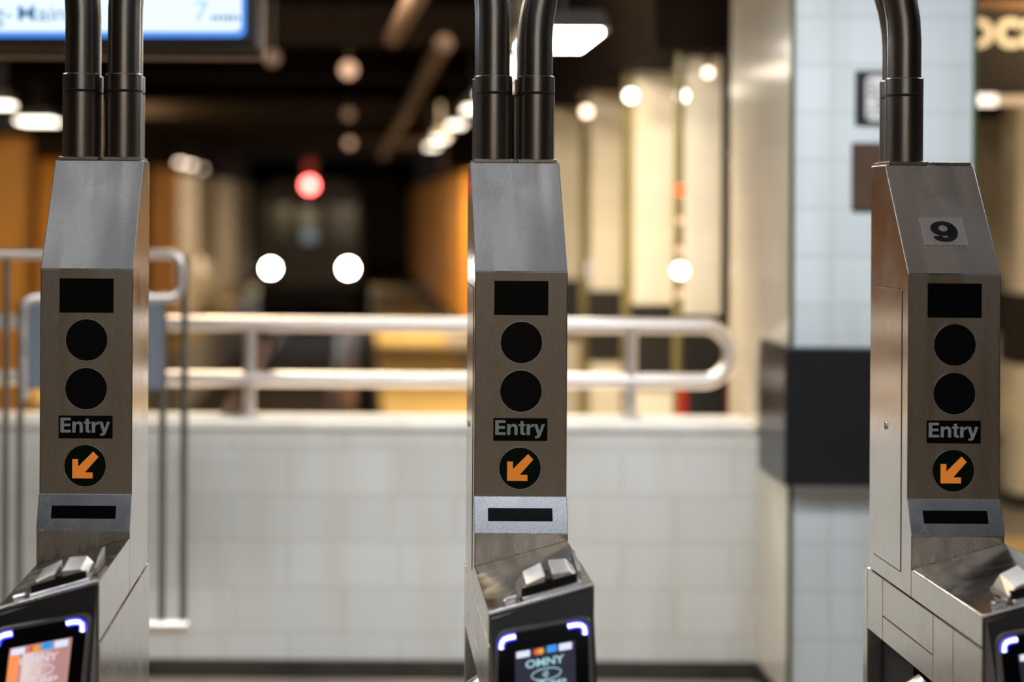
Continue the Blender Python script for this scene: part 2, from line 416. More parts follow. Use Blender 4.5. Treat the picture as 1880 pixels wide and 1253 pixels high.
    # tap reader: housing, glass, lamps, screen
    def quad_rr(x0t, x1t, yl, yr, drop, r, n=6, sl=0):
        """rounded sheared outline in frame pixels: top edge from (x0t, yl) to (x1t, yr)"""
        out = []
        for (u, v) in rrect(0, 1, 0, 1, .0001, 1): pass
        w = x1t - x0t
        for (a, b) in rrect(0, w, 0, drop, r, n):
            k = (yr - yl) / w
            px = x0t + a + (b / drop) * sl * (a / w - .5) * 2
            out.append((px, yl + k * a + b))
        return out[::-1]
    ho = quad_rr(909, 1086, 1160, 1127, 215, 20, sl=6)
    house = MB().extrude(ho, uv_face(-.001), uv_face(.019)).build('tap_reader', BEZEL, nose, .005, 3)
    gl = quad_rr(916, 1079, 1168, 1137, 200, 15, sl=6)
    MB().extrude(gl, uv_face(.012), uv_face(.0194)).build('glass', BLACK_GLASS, nose)
    off = .0200
    fz = uv_face(off)
    for pts in ([(920, 1192), (920, 1186), (922, 1180), (926, 1175), (933, 1172), (940, 1170.5), (946, 1169.5)],
                [(1043, 1150.5), (1052, 1148.5), (1060, 1147.5), (1067, 1148), (1072, 1152), (1073.5, 1158), (1074, 1165)]):
        MB().tube([fz(*p) for p in pts], .0060, 10).build('corner_lamp', LED, nose)
        MB().tube([face_pt(*p, off + .0036) for p in pts], .0036, 8).build('lamp_core', LEDCORE, nose)
    lit = (i == 0)  # the left screen, which gets the pinkish reflection
    SCR = emit('screen_reflection', (.80, .42, .40), .62) if lit else emit('screen_dark', (.045, .035, .085), .30)
    so = [(947, 1330), (1058, 1310), (1056, 1176), (945, 1197)]
    scr = MB().extrude(so, uv_face(.014), uv_face(off)).build('screen', SCR, nose)
    if lit:  # pink and orange reflection put into the screen's own glow
        ofs = off + .0008
        MB().extrude([(947, 1330), (966, 1327), (964, 1204), (945, 1206)], uv_face(off), uv_face(ofs)).build('screen_flare_bar', emit('screen_flare', (1, .30, .10), 1.0), nose)
        gm, nt, b = nodes_of('screen_sheen')
        b.inputs['Base Color'].default_value = (.02, .02, .02, 1)
        tc = nt.nodes.new('ShaderNodeTexCoord'); sp = nt.nodes.new('ShaderNodeSeparateXYZ'); nt.links.new(tc.outputs['Generated'], sp.inputs[0])
        rp = nt.nodes.new('ShaderNodeValToRGB'); rp.color_ramp.elements[0].color = (1, .80, .74, 1); rp.color_ramp.elements[1].color = (.62, .30, .30, 1)
        rp.color_ramp.elements[0].position = .15; rp.color_ramp.elements[1].position = .75
        nt.links.new(sp.outputs['X'], rp.inputs['Fac']); nt.links.new(rp.outputs['Color'], b.inputs['Emission Color']); b.inputs['Emission Strength'].default_value = .8
        MB().extrude([(972, 1326), (1052, 1312), (1050, 1192), (970, 1207)], uv_face(off), uv_face(ofs)).build('screen_sheen', gm, nose)
        off += .0008
    # marks on the screen : four card badges, the wordmark, the tap symbol, a line of text
    k = -.172
    def scr_map(x, y, d): return face_pt(x, 1000 + k * (x - 1000) - y, off + .0008 + d)   # y measured up from the sloped line
    def base(px, py): return 1000 + k * (px - 1000) - py
    dim = .55 if lit else 1.0
    tm = emit('screen_text_pale' if lit else 'screen_text', (.80, .66, .72) if lit else (.42, .72, .80), .95 if lit else .85)
    bm = {'white': emit('badge_white', (.75, .82, 1), 1.0), 'red': emit('badge_red', (1, .12, .03), .8), 'amber': emit('badge_amber', (1, .45, .04), .8), 'blue': emit('badge_blue', (.03, .35, .95), .9)}
    def badge(x0, x1, yc, h, m, name='card_badge'):
        y = base((x0 + x1) / 2, yc)
        MB().extrude(rrect(x0, x1, y - h, y + h, 2, 3), lambda a, b: scr_map(a, b, -.0008), lambda a, b: scr_map(a, b, .0004)).build(name, m, nose)
    badge(948, 973, 1202, 6, bm['white']); badge(1004, 1022, 1191.5, 6.5, bm['blue']); badge(1026, 1050, 1187.5, 6.5, bm['white'])
    for (xc, m) in ((985.5, 'red'), (993, 'amber')):
        y = base(989, 1197)
        MB().extrude(arc(xc, y, 6, 0, 2 * PI * 19 / 20, 19), lambda a, b: scr_map(a, b, -.0008), lambda a, b: scr_map(a, b, .0004 + (.0003 if m == 'amber' else 0))).build('card_badge', bm[m], nose)
    yb = base(1000, 1223)
    text_mb('OMNY', 965, 1036, yb, yb + 15, lambda x, y, d: scr_map(x, y, d), bold=.03, depth=.0008).build('wordmark', tm, nose)
    yc = base(1003, 1238)
    ell = [scr_map(1003 + 27 * math.cos(a), yc + 10.5 * math.sin(a), .0005) for a in [2 * PI * q / 40 for q in range(40)]]
    sym = MB().tube(ell, .0009, 6, closed=True)
    for rr in (4, 8, 12):
        sym.tube([scr_map(994 + rr * math.cos(a), yc + .7 * rr * math.sin(a), .0005) for a in [-.9 + 1.8 * q / 10 for q in range(11)]], .0009, 6)
    sym.build('tap_symbol', tm, nose)
    yb = base(1010, 1262)
    text_mb('Tap', 985, 1040, yb, yb + 15, lambda x, y, d: scr_map(x, y, d), bold=.03, depth=.0008).build('screen_lettering', tm, nose)
    # side access panel with its lock (left flank)
    xl = -HW
    ap = MB().extrude([(.040, .934), (.232, .934), (.232, 1.4565), (.040, 1.4565)], lambda y, z: (xl + .004, y, z), lambda y, z: (xl - .0012, y, z)).build('access_panel', STEEL_SIDE, t, .0006)
    sm_ = MB()
    for (a, b, c, d) in ((.0385, .040, .932, 1.458), (.232, .2335, .932, 1.458), (.0385, .2335, .932, .934), (.0385, .2335, 1.4565, 1.458)):
        sm_.box(xl - .0003, xl + .003, a, b, c, d)
    sm_.build('panel_gap', DARK, ap)
    lk = MB().cyl((xl - .0035, .142, 1.193), (xl + .002, .142, 1.193), .0065, 20).build('lock', STEEL_BRIGHT, ap)
    MB().box(xl - .0042, xl - .003, .1405, .1435, 1.186, 1.200).build('keyhole', DARK, lk)
    # lower cabinet: panels with open seams around a dark core
    g = .001
    def pan(name, ya, yb, za, zb_, par=t, m=STEEL_SIDE):
        return MB().box(-HW, HW, ya + g, yb - g, za + g, zb_ - g).build(name, m, par, .0012)
    pan('rear_post', .279, .312, 0, .897)
    pan('side_panel', .165, .279, .777, .897)
    pan('side_panel', -.168, .165, .825, .897)
    pan('side_panel', -.168, .165, .777, .825)
    pan('pedestal_panel', -.285, -.168, 0, .897)
    pan('pedestal_panel', -.44, -.285, 0, .897)
    core = MB().box(-HW + .006, HW - .006, -.430, .270, .784, .9005)
    core.box(-HW + .03, HW - .03, .06, .30, 0.0, .79)
    core.build('cabinet_core', DARK, t)
    hub = MB().tube([(-.040, -.035, .72), (-.066, -.035, .70), (-.088, -.035, .676), (-.098, -.035, .664)], .05, 24, r_list=[.050, .052, .046, .020]).build('arm_hub', STEEL_BRIGHT, t)
    MB().box(-.058, .06, -.10, .06, .58, .70).build('arm_mount', DARK, t, .004)
    d0 = Vector((-.080, -.035, .680))
    for dv, L in (((-1, 0, -.04), .36), ((-.25, .61, -.75), .30), ((-.25, -.61, -.75), .30)):
        dv = Vector(dv).normalized()
        MB().tube([d0, d0 + dv * L * .5, d0 + dv * L], .0165, 16).build('rotating_arm', STEEL_BRIGHT, t)
    MB().box(HW - .0005, HW + .0012, -.438, .278, .002, .8955).build('flank_plate', STEEL_SIDE, t)
    # mounting plates on the tower top
    if i == 2:
        MB().box(.0115, HW - .004, .169, .266, TOP - .001, TOP + .006).build('cover_plate', STEEL_PIPE, t, .001)
        # number plate riveted on the sloped cap
        nc = Vector((0, -.776, .631)).normalized(); up = Vector((0, .631, .776)).normalized()
        c0 = Vector((0, 0, 1.4876))
        def cap(off): return lambda x, s: tuple(c0 + Vector((x, 0, 0)) + up * s + nc * off)
        s0, s1 = .0665, .1325
        plate = MB().extrude([(-.0435, s0), (.0365, s0), (.0365, s1), (-.0435, s1)], cap(-.001), cap(.0012)).build('number_plate', PLATE, t, .0004)
        cm = cap(.0017)
        nine_mb(lambda x, z: cm(-.0262 + .0500 * x, .0750 + .0485 * z)).build('numeral', NUM_BLACK, plate)
    return t

build_turnstile(0, 'steel turnstile at the left end with a pinkish reflection on its tap screen')
build_turnstile(1, 'middle steel turnstile of the three, with a dark tap screen')
build_turnstile(2, 'steel turnstile at the right end with number 9 on its sloped cap')

# ------------------------------------------------------------------ guard arches over the lanes
def arch(xa, xb, yoff, z0, label, left_floor=False):
    Y = FOC + .202 + yoff
    zt = TOP + .007
    r = (xb - xa) / 2; cx = (xa + xb) / 2
    o = empty('guard_arch', (cx, Y, zt), label, 'guard arch', 'pipe arches over the turnstile lanes')
    L = lambda x, z: (x - cx, 0, z - zt)
    pts = [L(xa, .12 if left_floor else zt + .005), L(xa, z0)] + [L(cx - r * math.cos(a), z0 + r * math.sin(a)) for a in [PI * q / 28 for q in range(1, 28)]] + [L(xb, z0), L(xb, zt + .005)]
    MB().tube(pts, .0318, 28).build('pipe', STEEL_PIPE, o)
    for x, zbase in ((xa, 0.0 if left_floor else zt), (xb, zt)):
        s = MB()
        if zbase == zt:
            s.cyl(L(x, zt - .0005), L(x, 1.8255), .0360, 32)
            s.tube([L(x, 1.8253), L(x, 1.8272)], .0345, 32, caps=False)
            sl = s.build('collar', STEEL_PIPE, o)
            MB().tube([L(x, 1.8240), L(x, 1.8285)], .0361, 32, caps=False).build('seam', DARK, sl)
            MB().cyl(L(x, 1.8280), L(x, 1.860), .0362, 32).build('collar_ring', STEEL_PIPE, sl, .0012)
            MB().box(x - cx - .038, x - cx + .038, -.0345, .0345, -.0065, 0).build('base_plate', STEEL_PIPE, o, .001)
        else:
            s.cyl(L(x, .002), L(x, .20), .036, 32); s.build('collar', STEEL_PIPE, o, .0008)
            MB().box(x - cx - .06, x - cx + .06, -.036, .036, -zt, -zt + .008).build('base_plate', STEEL_PIPE, o, .001)
d = .0425
arch(CX[0] - 1.36, CX[0] - d + .0015, 0, 1.975, 'front steel pipe arch rising from left half of the left turnstile', True)
arch(CX[0] + d - .001, CX[1] - d + .0025, 0, 1.985, 'front steel pipe arch between the left and middle turnstiles')
arch(CX[1] + d, CX[2] - d + .0034, 0, 1.9325, 'front steel pipe arch between the middle and number 9 turnstiles')
arch(CX[0] - 1.36 - .004, CX[0] - d - .0025, .0765, 1.975, 'rear steel pipe arch close behind left pipe of left turnstile', True)
arch(CX[0] + d - .005, CX[1] - d + .0025, .0765, 1.985, 'rear steel pipe arch close behind the left and middle turnstile pipes')
arch(CX[1] + d, CX[2] - d + .013, .0765, 1.92, 'rear steel pipe arch close behind the pipe of turnstile 9')

# ------------------------------------------------------------------ concourse and platform shell
WZ = 6.70                                     # face of the low wall
CZ = 6.20                                     # face of the near column
CXL = W(1452, 385, CZ).x                      # its left side
CXR = W(1790, 385, CZ).x
PZ = -.30                                     # platform level
EL, ER = -2.60, .20                           # platform edges
ZEND = 74.0
struct(MB().box(-7, 8, -4, WZ, -.12, 0).build('floor', FLOOR_M))
struct(MB().box(1.95, 8, WZ, 20, -.12, 0).build('floor_far', FLOOR_M))
struct(MB().box(EL, ER, WZ + .25, ZEND, -1.6, -1.42).build('floor_trackbed', TRACKBED))
struct(MB().box(-8, EL, WZ + .25, ZEND, -1.6, PZ).build('floor_platform_left', PLATFORM_M))
struct(MB().box(ER, 8, WZ + .25, ZEND, -1.6, PZ - .0).build('floor_platform_right', PLATFORM_M))
struct(MB().box(EL - .9, EL + .01, WZ + .3, ZEND - 1, PZ - .09, PZ + .012).build('trim_1', YELLOW))
struct(MB().box(ER - .01, ER + 1.0, WZ + .3, ZEND - 1, PZ - .09, PZ + .012).build('trim_2', YELLOW))
struct(MB().box(1.95, 8, 8.6, 9.6, -.001, .008).build('trim_3', YELLOW))
struct(MB().box(-8, 8, -4, ZEND, 2.80, 3.0).build('ceiling', CEIL_M))
struct(MB().box(-8.2, -8, -4, ZEND, -1.6, 3).build('wall_left', TUNNEL))
struct(MB().box(8, 8.2, -4, ZEND, -1.6, 3).build('wall_right', TUNNEL))
struct(MB().box(-8.2, 8.2, ZEND, ZEND + .2, -1.6, 3).build('wall_end', TUNNEL))
struct(MB().box(-8.2, 8.2, -4.2, -4, -.1, 3).build('wall_behind', TUNNEL))
# low tiled wall
wt = W(700, 772, WZ).z
struct(MB().box(-7, CXL - .0, WZ, WZ + .24, 0, wt - .042).build('wall_front', WALL_TILE))
struct(MB().box(-7, CXL - .002, WZ - .012, WZ + .25, wt - .042, wt).build('trim_4', COPING, None, .020, 4))
struct(MB().box(-7, CXL - .002, WZ - .014, WZ, 0, .062).build('baseboard_front', BASE_DARK, None, .006))

# ------------------------------------------------------------------ near tiled column
col = empty('tiled_column', ((CXL + CXR) / 2, CZ, 0), 'wide white tiled column standing behind turnstile 9, with black band', 'column')
cw = (CXR - CXL) / 2
MB().box(-cw, cw, 0, 1.03, 0, 2.795).build('shaft', COL_TILE, col)
s_ = bpy.data.objects['shaft']
s_.data.materials.append(CREAM_TILE)  # warm platform light on the side faces put into their tile colour
for p in s_.data.polygons:
    if abs(p.normal.x) > .9: p.material_index = 1
MB().box(-cw - .004, -cw + .010, -.004, .010, 0, 2.795).build('corner_trim', GREEN_TRIM, col)
MB().box(cw - .010, cw + .004, -.004, .010, 0, 2.795).build('corner_trim', GREEN_TRIM, col)
zt_, zb_ = W(1443, 638, 6.15).z, W(1443, 892, 6.15).z
MB().box(-cw - .026, cw + .026, -.05, .36, zb_, zt_).build('black_band', WRAP, col, .004)
MB().box(-cw - .008, cw + .008, -.012, 1.03, 0, .062).build('column_base', BASE_DARK, col)

# notice and plaque on the column
def on_col(px, py): return W(px, py, CZ)
a, b = on_col(1570, 130), on_col(1668, 230)
nt_ = empty('wall_notice', ((a.x + b.x) / 2, CZ, b.z), 'black and white printed notice high on the wide tiled column', 'notice')
hw, hh = (b.x - a.x) / 2, a.z - b.z
MB().box(-hw, hw, -.008, -.0006, 0, hh).build('backing', NUM_BLACK, nt_)
MB().extrude(rrect(-hw + .032, hw - .006, .012, hh - .015, .02, 4), lambda x, z: (x, -.006, z), lambda x, z: (x, -.0095, z)).build('paper', WHITE_PAPER, nt_)
ln = MB()
for r_ in range(6):
    for q in range(5):
        if random.random() < .8:
            x0 = -hw + .040 + q * .025; z0 = .024 + r_ * .021
            ln.box(x0, x0 + .008 + .011 * random.random(), -.0105, -.009, z0, z0 + .010)
ln.box(hw - .045, hw - .012, -.0105, -.009, hh - .055, hh - .03)
ln.build('print', NUM_BLACK, nt_)
a, b = on_col(1563, 262), on_col(1668, 386)
tag(MB().box(a.x, b.x, CZ - .012, CZ - .0006, b.z, a.z).build('column_plaque', PLAQUE, None, .003), 'plain dark brown plaque under the printed notice on the column', 'plaque')

# ------------------------------------------------------------------ handrail on the low wall
HZ = WZ + .12
zu, zl = W(800, 597, HZ).z, W(800, 698, HZ).z
rr = (zu - zl) / 2
xe = W(1290, 640, HZ).x
hr = empty('wall_handrail', (0, HZ, wt), 'double steel handrail with a rounded right end on the low white wall', 'handrail')
pts = [(-6.5, 0, zu - wt), (xe, 0, zu - wt)] + [(xe + rr * math.sin(a), 0, (zu + zl) / 2 - wt + rr * math.cos(a)) for a in [PI * q / 20 for q in range(1, 20)]] + [(xe, 0, zl - wt), (-6.5, 0, zl - wt)]
MB().tube(pts, .0270, 20).build('rail', RAIL_STEEL, hr)
for px in (458, 1158, -242, -942):
    x = W(px, 690, HZ).x
    po = MB().cyl((x, 0, 0), (x, 0, zu - wt - .01), .0225, 18).build('post', RAIL_STEEL, hr)
    MB().cyl((x, 0, 0), (x, 0, .010), .042, 24).build('flange', RAIL_STEEL, po)
x0, x1 = W(488, 650, HZ).x, W(425, 760, HZ).x
MB().hexa([(x1 - .045, .035, .0), (x1 + .035, .035, .0), (x1 + .035, .045, .0), (x1 - .045, .045, .0),
           (x0 - .035, .035, zu - wt - .05), (x0 + .045, .035, zu - wt - .05), (x0 + .045, .045, zu - wt - .05), (x0 - .035, .045, zu - wt - .05)]).build('brace', DUCT_M, hr)

# ------------------------------------------------------------------ gate standing before the wall on the left
GZ = 6.20
gt = empty('fence_gate', (W(150, 900, GZ).x, GZ, 0), 'steel tube gate with a grey panel behind the left turnstile', 'gate')
gx = gt.location.x
def G(px, py): p = W(px, py, GZ); return (p.x - gx, 0, p.z)
def gpath(pxs, rad):
    """polyline with rounded corners"""
    P = [Vector(G(*p)) for p in pxs]; out = [P[0]]
    for k in range(1, len(P) - 1):
        a = (P[k - 1] - P[k]).normalized(); b = (P[k + 1] - P[k]).normalized()
        p0, p2 = P[k] + a * rad, P[k] + b * rad
        for q in range(9):
            u = q / 8
            out.append(p0 * (1 - u) ** 2 + P[k] * 2 * u * (1 - u) + p2 * u * u)
    return out + [P[-1]]
MB().tube(gpath([(-420, 468), (334, 467), (334, 548), (44, 548), (44, 735)], .05), .0165, 16).build('frame_loop', RAIL_STEEL, gt)
p0, p1 = G(50, 556), G(300, 716)
MB().box(p0[0], p1[0], -.012, .012, p1[2], p0[2]).build('panel', GREY_PANEL, gt, .004)
for px in (300, 340, 38, 12, -30, -330):
    top = 556 if px in (300, 38) else 470
    a, b = G(px, top), G(px - 3, 1150)
    MB().cyl((a[0], .0, a[2]), (a[0], .0, b[2]), .0115, 16).build('bar', BAR_STEEL, gt)
a, b = G(-420, 1152), G(345, 1152)
MB().tube([(a[0], 0, a[2]), (b[0], 0, b[2])], .024, 16).build('bottom_rail', RAIL_STEEL, gt)
for px in (-400, 150):
    a = G(px, 1152)
    MB().cyl((a[0], 0, 0), (a[0], 0, a[2]), .02, 16).build('foot', RAIL_STEEL, gt)

# ------------------------------------------------------------------ departures screen hanging at upper left
SZ = 5.60
a = W(-330, -190, SZ); b = W(470, 84, SZ)
ds = empty('departure_screen', ((a.x + b.x) / 2, SZ, b.z), 'lit train arrival screen in a black case hanging at upper left', 'screen')
ox, oz = ds.location.x, ds.location.z
MB().box(a.x - ox, b.x - ox, .004, .42, 0, a.z - oz).build('case', mat('screen_case', (.007, .006, .006), .5, spec=.12), ds, .012)
MB().tube([(a.x - ox, .42, .0), (b.x - ox, .42, 0), (b.x - ox, .42, a.z - oz)], .012, 10).build('case_edge', mat('case_edge_metal', (.35, .25, .18), .35, metal=.8), ds)
def S(y): return lambda px, py: tuple(W(px, py, SZ + y) - Vector((ox, SZ, oz)))
def flatS(pts, y0, y1):
    f0 = lambda px, py: (lambda p: (p.x - ox, y0, p.z - oz))(W(px, py, SZ))
    f1 = lambda px, py: (lambda p: (p.x - ox, y1, p.z - oz))(W(px, py, SZ))
    return MB().extrude(pts, f0, f1)
SB = emit('screen_blue', (.02, .22, .78), 1.1)
SW = emit('screen_white', (.74, .90, 1.0), 1.12)
flatS(rrect(-290, 452, -160, 69, 14)[::-1], .006, 0).build('display', SB, ds)
pg = flatS(rrect(-282, 443, -150, 58, 12)[::-1], .002, -.0015).build('page', SW, ds)
TX = emit('screen_letter_blue', (.06, .20, .42), .5, base=(.02, .05, .1)); TXL = emit('screen_digit_blue', (.30, .60, .88), .85); TXD = emit('screen_min_blue', (.02, .14, .48), .7)
def mS(x, y, d):
    p = W(x, -y, SZ); return (p.x - ox, -.0026, p.z - oz)
text_mb('Flushing-', -150, 22, -50, -8, mS, bold=.003).build('lettering', TX, pg)
text_mb('Main St', 33, 176, -39, -9, mS, bold=.003).build('lettering', TX, pg)
text_mb('7', 356, 383, -39, -3, mS, bold=-.005).build('numeral', TXL, pg)
text_mb('min', 388, 440, -39, -24, mS, bold=.02).build('lettering', TXD, pg)
for px in (-200, 330):
    p = W(px, 0, SZ)
    MB().cyl((p.x - ox, .2, a.z - oz - .01), (p.x - ox, .2, 2.80 - oz), .02, 14).build('hanger', BLACK_PLASTIC, ds)

# ------------------------------------------------------------------ smaller platform columns with black bands (right)
def plat_column(px0, px1, Z, label, z0=PZ, ztop=2.25, strip=None):
    x0, x1 = W(px0, 385, Z).x, W(px1, 385, Z).x
    o = empty('platform_column', ((x0 + x1) / 2, Z, z0), label, 'column', 'cream tiled columns with black bands on the platform')
    h = (x1 - x0) / 2
    MB().box(-h, h, 0, .24, 0, ztop - z0).build('shaft', CREAM_TILE, o)
    MB().box(-h - .012, h + .012, -.02, .26, .734 + .05 - z0, 1.168 - z0).build('black_band', BAND, o, .004)
    MB().box(-h - .006, h + .006, -.008, .248, 0, .08).build('base', BASE_DARK, o)
    if strip:
        xs = W(strip, 385, Z).x - o.location.x
        MB().box(xs - .02, xs + .02, .10, .16, 0, ztop - z0).build('edge_post', OLIVE, o)
    return o
plat_column(1262, 1324, 8.2, 'tan tiled column just left of the wide tiled column', strip=1256)
plat_column(1166, 1249, 9.1, 'bright cream tiled column, second to left of the wide column', strip=1158)
plat_column(1086, 1150, 10.65, 'bright cream tiled column, third to left of the wide column', strip=1077)
plat_column(1008, 1068, 12.4, 'cream tiled column half hidden behind the middle turnstile pipes')
plat_column(1797, 1858, 13.5, 'tan tiled column at far right beneath the hanging black sign', z0=0)
plat_column(1868, 1930, 10.6, 'tan tiled column cut by the right edge of the photo', z0=0)
struct(MB().box(1.17, 1.62, 7.9, 14.2, 2.25, 2.80).build('ceiling_girder', BEAM_M))
struct(MB().box(4.0, 4.6, 10.2, 14.6, 2.25, 2.80).build('ceiling_girder', BEAM_M))

# black sign with cream letters (right)
NZ = 8.5
a, b = W(1640, 15, NZ), W(2010, 164, NZ)
sg = empty('hanging_sign', ((a.x + b.x) / 2, NZ, b.z), 'black hanging sign with cream letters at upper right edge', 'sign')
ox2, oz2 = sg.location.x, sg.location.z
MB().box(a.x - ox2, b.x - ox2, 0, .10, 0, a.z - oz2).build('board', SIGN_BLACK, sg, .004)
MB().box(a.x - ox2, b.x - ox2, -.01, .11, a.z - oz2, a.z - oz2 + .035).build('top_rail', BOARD, sg)
for px in (1700, 1960):
    p = W(px, 0, NZ)
    MB().cyl((p.x - ox2, .05, a.z - oz2), (p.x - ox2, .05, 2.80 - oz2), .015, 12).build('hanger', BLACK_PLASTIC, sg)
text_mb('Local', W(1716, 60, NZ).x, W(1941, 60, NZ).x, W(1850, 88, NZ).z, W(1850, 10, NZ).z, lambda x, y, d: (x - ox2, -.003, y - oz2), bold=.02).build('lettering', SIGN_CREAM, sg)
# tube lamp below the sign
p = W(1792, 184, 9.0); q = W(1960, 184, 9.0)
tl = empty('tube_light', ((p.x + q.x) / 2, 9.0, p.z), 'horizontal tube light just below the hanging black sign', 'light')
hx = (q.x - p.x) / 2
MB().cyl((-hx, 0, 0), (hx, 0, 0), .022, 14).build('tube', emit('sign_tube', (1.0, .66, .38), .75), tl)
MB().cyl((-hx, 0, 0), (-hx + .09, 0, 0), .026, 14).build('bright_end', emit('sign_tube_end', (1.0, .85, .7), 2.2), tl)
MB().box(-hx, hx, -.03, .05, .03, .10).build('housing', HOUSING, tl)
for sx in (-hx + .3, hx - .1):
    MB().cyl((sx, .01, .09), (sx, .01, 2.80 - p.z), .012, 10).build('hanger', HOUSING, tl)

# ------------------------------------------------------------------ orange columns
def orange_col(x, Z, label, grp, m=ORANGE):
    o = empty('orange_column', (x, Z, PZ), label, 'column', grp)
    w, f = .19, .03
    MB().box(-w, w, -w, -w + f, 0, 2.2 - PZ).box(-w, w, w - f, w, 0, 2.2 - PZ).box(-f / 2, f / 2, -w + f, w - f, 0, 2.2 - PZ).build('shaft', m, o)
    MB().box(-w - .04, w + .04, -w - .04, w + .04, 0, .10).build('foot', DARK, o)
GL = 'orange steel columns along the left platform'
orange_col(-2.99, 16.4, 'nearest orange steel column, at the left edge of the photo', GL)
orange_col(-2.95, 29.0, 'orange steel column seen just right of the left turnstile', GL)
orange_col(-3.9, 24.8, 'orange steel column peeking left of the left turnstile tower', GL)
for k, Z in enumerate((33.5, 38, 42.5, 47, 52, 57)):
    o = orange_col(-3.02 + .01 * k, Z, ['first', 'second', 'third', 'fourth', 'fifth', 'farthest'][k] + ' of the small distant grey columns left of the train', 'grey columns far along the left platform', GREYTAN)
for k, Z in enumerate((30.5, 33.5, 36.5, 39.5, 42.5, 46, 50, 54)):
    orange_col(1.75 - .012 * (Z - 30), Z, ['nearest', 'second', 'third', 'fourth', 'fifth', 'sixth', 'seventh', 'farthest'][k] + ' in the orange column row right of the train', 'orange steel columns along the right platform')

# ------------------------------------------------------------------ ceiling beams and conduit
for k in range(9):
    Z = 11.5 + k * 3.1
    struct(MB().box(-7.9, 1.0, Z, Z + .35, 2.58, 2.80).build('ceiling_beam', BEAM_M))
def conduit(p, q, w, label):
    o = MB().tube([p, q], w, 10).build('ceiling_conduit', DUCT_M)
    tag(o, label, 'conduit')
conduit((.43, 10.6, 2.50), (.30, 33, 2.50), .055, 'long tan conduit under the dark ceiling, running above the track')
conduit((.24, 7.6, 2.50), (.15, 10.3, 2.50), .05, 'short tan conduit at the top of the photo, nearer than the long one')

# ------------------------------------------------------------------ light fixtures
def fixture(x, Z, L, w, z, label, grp, m=FLUO, cat='ceiling light', rot=0):
    o = empty('ceiling_light', (x, Z, z), label, cat, grp)
    o.rotation_euler.z = rot
    MB().extrude([(-w / 2 - .03, .02), (w / 2 + .03, .02), (w / 2, .09), (-w / 2, .09)], lambda a, b: (a, -L / 2, b), lambda a, b: (a, L / 2, b)).build('housing', HOUSING, o)
    MB().box(-w / 2, w / 2, -L / 2 + .02, L / 2 - .02, 0, .022).build('diffuser', m, o)
    for yy in (-L / 3, L / 3):
        MB().cyl((0, yy, .085), (0, yy, 2.80 - z), .008, 8).build('hanger', HOUSING, o)
    return o
struct(MB().box(-3.30, -2.72, 10, 70, 2.2, 2.80).build('ceiling_girder', BEAM_M))
struct(MB().box(-4.2, -3.6, 10, 70, 2.2, 2.80).build('ceiling_girder', BEAM_M))
struct(MB().box(1.2, 2.0, 28, 70, 2.2, 2.80).build('ceiling_girder', BEAM_M))
GR = 'fluorescent lights in a row over the right platform edge'
ordn = ['nearest', 'second', 'third', 'fourth', 'fifth', 'sixth', 'seventh', 'farthest']
FL_B = emit('fluorescent_far', (1.0, .88, .72), 7)
FL_C = emit('fluorescent_row_far', (1.0, .86, .68), 5)
FL_D = emit('fluorescent_dim', (1.0, .76, .58), 9)
for k, (Z, L, wd) in enumerate(((7.72, .80, .26), (9.2, .9, .16), (11.0, .9, .14), (13.0, .5, .12), (15.4, .5, .12), (18.6, .5, .12), (20.8, .5, .12))):
    fixture(.72 + (.04 if k == 0 else 0), Z, L, wd, 2.26, (ordn[k] if k < 6 else 'farthest') + ' fluorescent light in the row right of the middle turnstile pipes', GR, FLUO if k == 0 else FL_C)
GLL = 'fluorescent lights in a row over the left platform edge'
for k, (px, py, m, L, wd) in enumerate(((2, 196, FL_B, .3, .14), (70, 226, FL_B, .5, .26), (331, 300, FL_D, .4, .09), (350, 304, FL_D, .4, .09), (368, 311, FL_D, .4, .09), (432, 342, FL_D, .5, .16), (470, 357, FL_D, .5, .14))):
    p = W(px, py, min(54 + k, .66 * F / (385 - py - 2)))
    fixture(p.x, p.y, L, wd, min(p.z, 2.4), ['nearest', 'large bright', 'third', 'fourth', 'fifth', 'sixth', 'farthest'][k] + ' fluorescent light in the row left of the train', GLL, m)
p = W(22, 284, 23.5)
fixture(p.x, p.y, .35, .10, 2.26, 'dim fluorescent light apart from the row, low at the left edge', GLL, FL_D)
# concourse lights (cool) over the turnstiles and before the wall: lamps of the hall, and added fills
COOL = emit('cool_fluorescent', (.80, .90, 1.0), 1.0)
def area(name, loc, sx, sy, power, col, rot=(0, 0, 0)):
    l = bpy.data.lights.new(name, 'AREA'); l.shape = 'RECTANGLE'; l.size = sx; l.size_y = sy; l.energy = power; l.color = col
    o = bpy.data.objects.new(name, l); C.objects.link(o); o.location = loc; o.rotation_euler = rot
    return o
area('hall_lamp', (.45, 1.9, 2.76), 1.6, .9, 5.5, (.84, .91, 1.0))
area('hall_fill_wide', (.4, 1.9, 2.77), 4.6, .9, 2.0, (.88, .92, 1.0))  # unseen fill added to brighten the outer bezels
area('hall_lamp_second', (-.15, 3.45, 2.76), 2.3, .7, 1.05, (.90, .93, 1.0))
for k, x in enumerate((-.86, -.64, .20, .42)):
    area('hall_tube', (x, 3.45, 2.75), .05, 1.3, .45 if k < 4 else .25, (.92, .94, 1.0))
area('hall_fill_cap', (1.45, 3.45, 2.76), .8, .7, .4, (1.0, .88, .82))  # unseen fill added to lift the right cap
area('hall_fill_back', (.3, -2.2, 2.76), 3.0, .5, 80, (1.0, .94, .86))  # unseen fill added behind the camera to brighten the tower fronts
area('hall_lamp_third', (.2, 5.1, 2.76), 3.2, .3, 88, (.95, .96, 1.0))
area('hall_lamp_fourth', (2.3, 4.6, 2.76), .9, .3, 22, (.78, .90, 1.0))
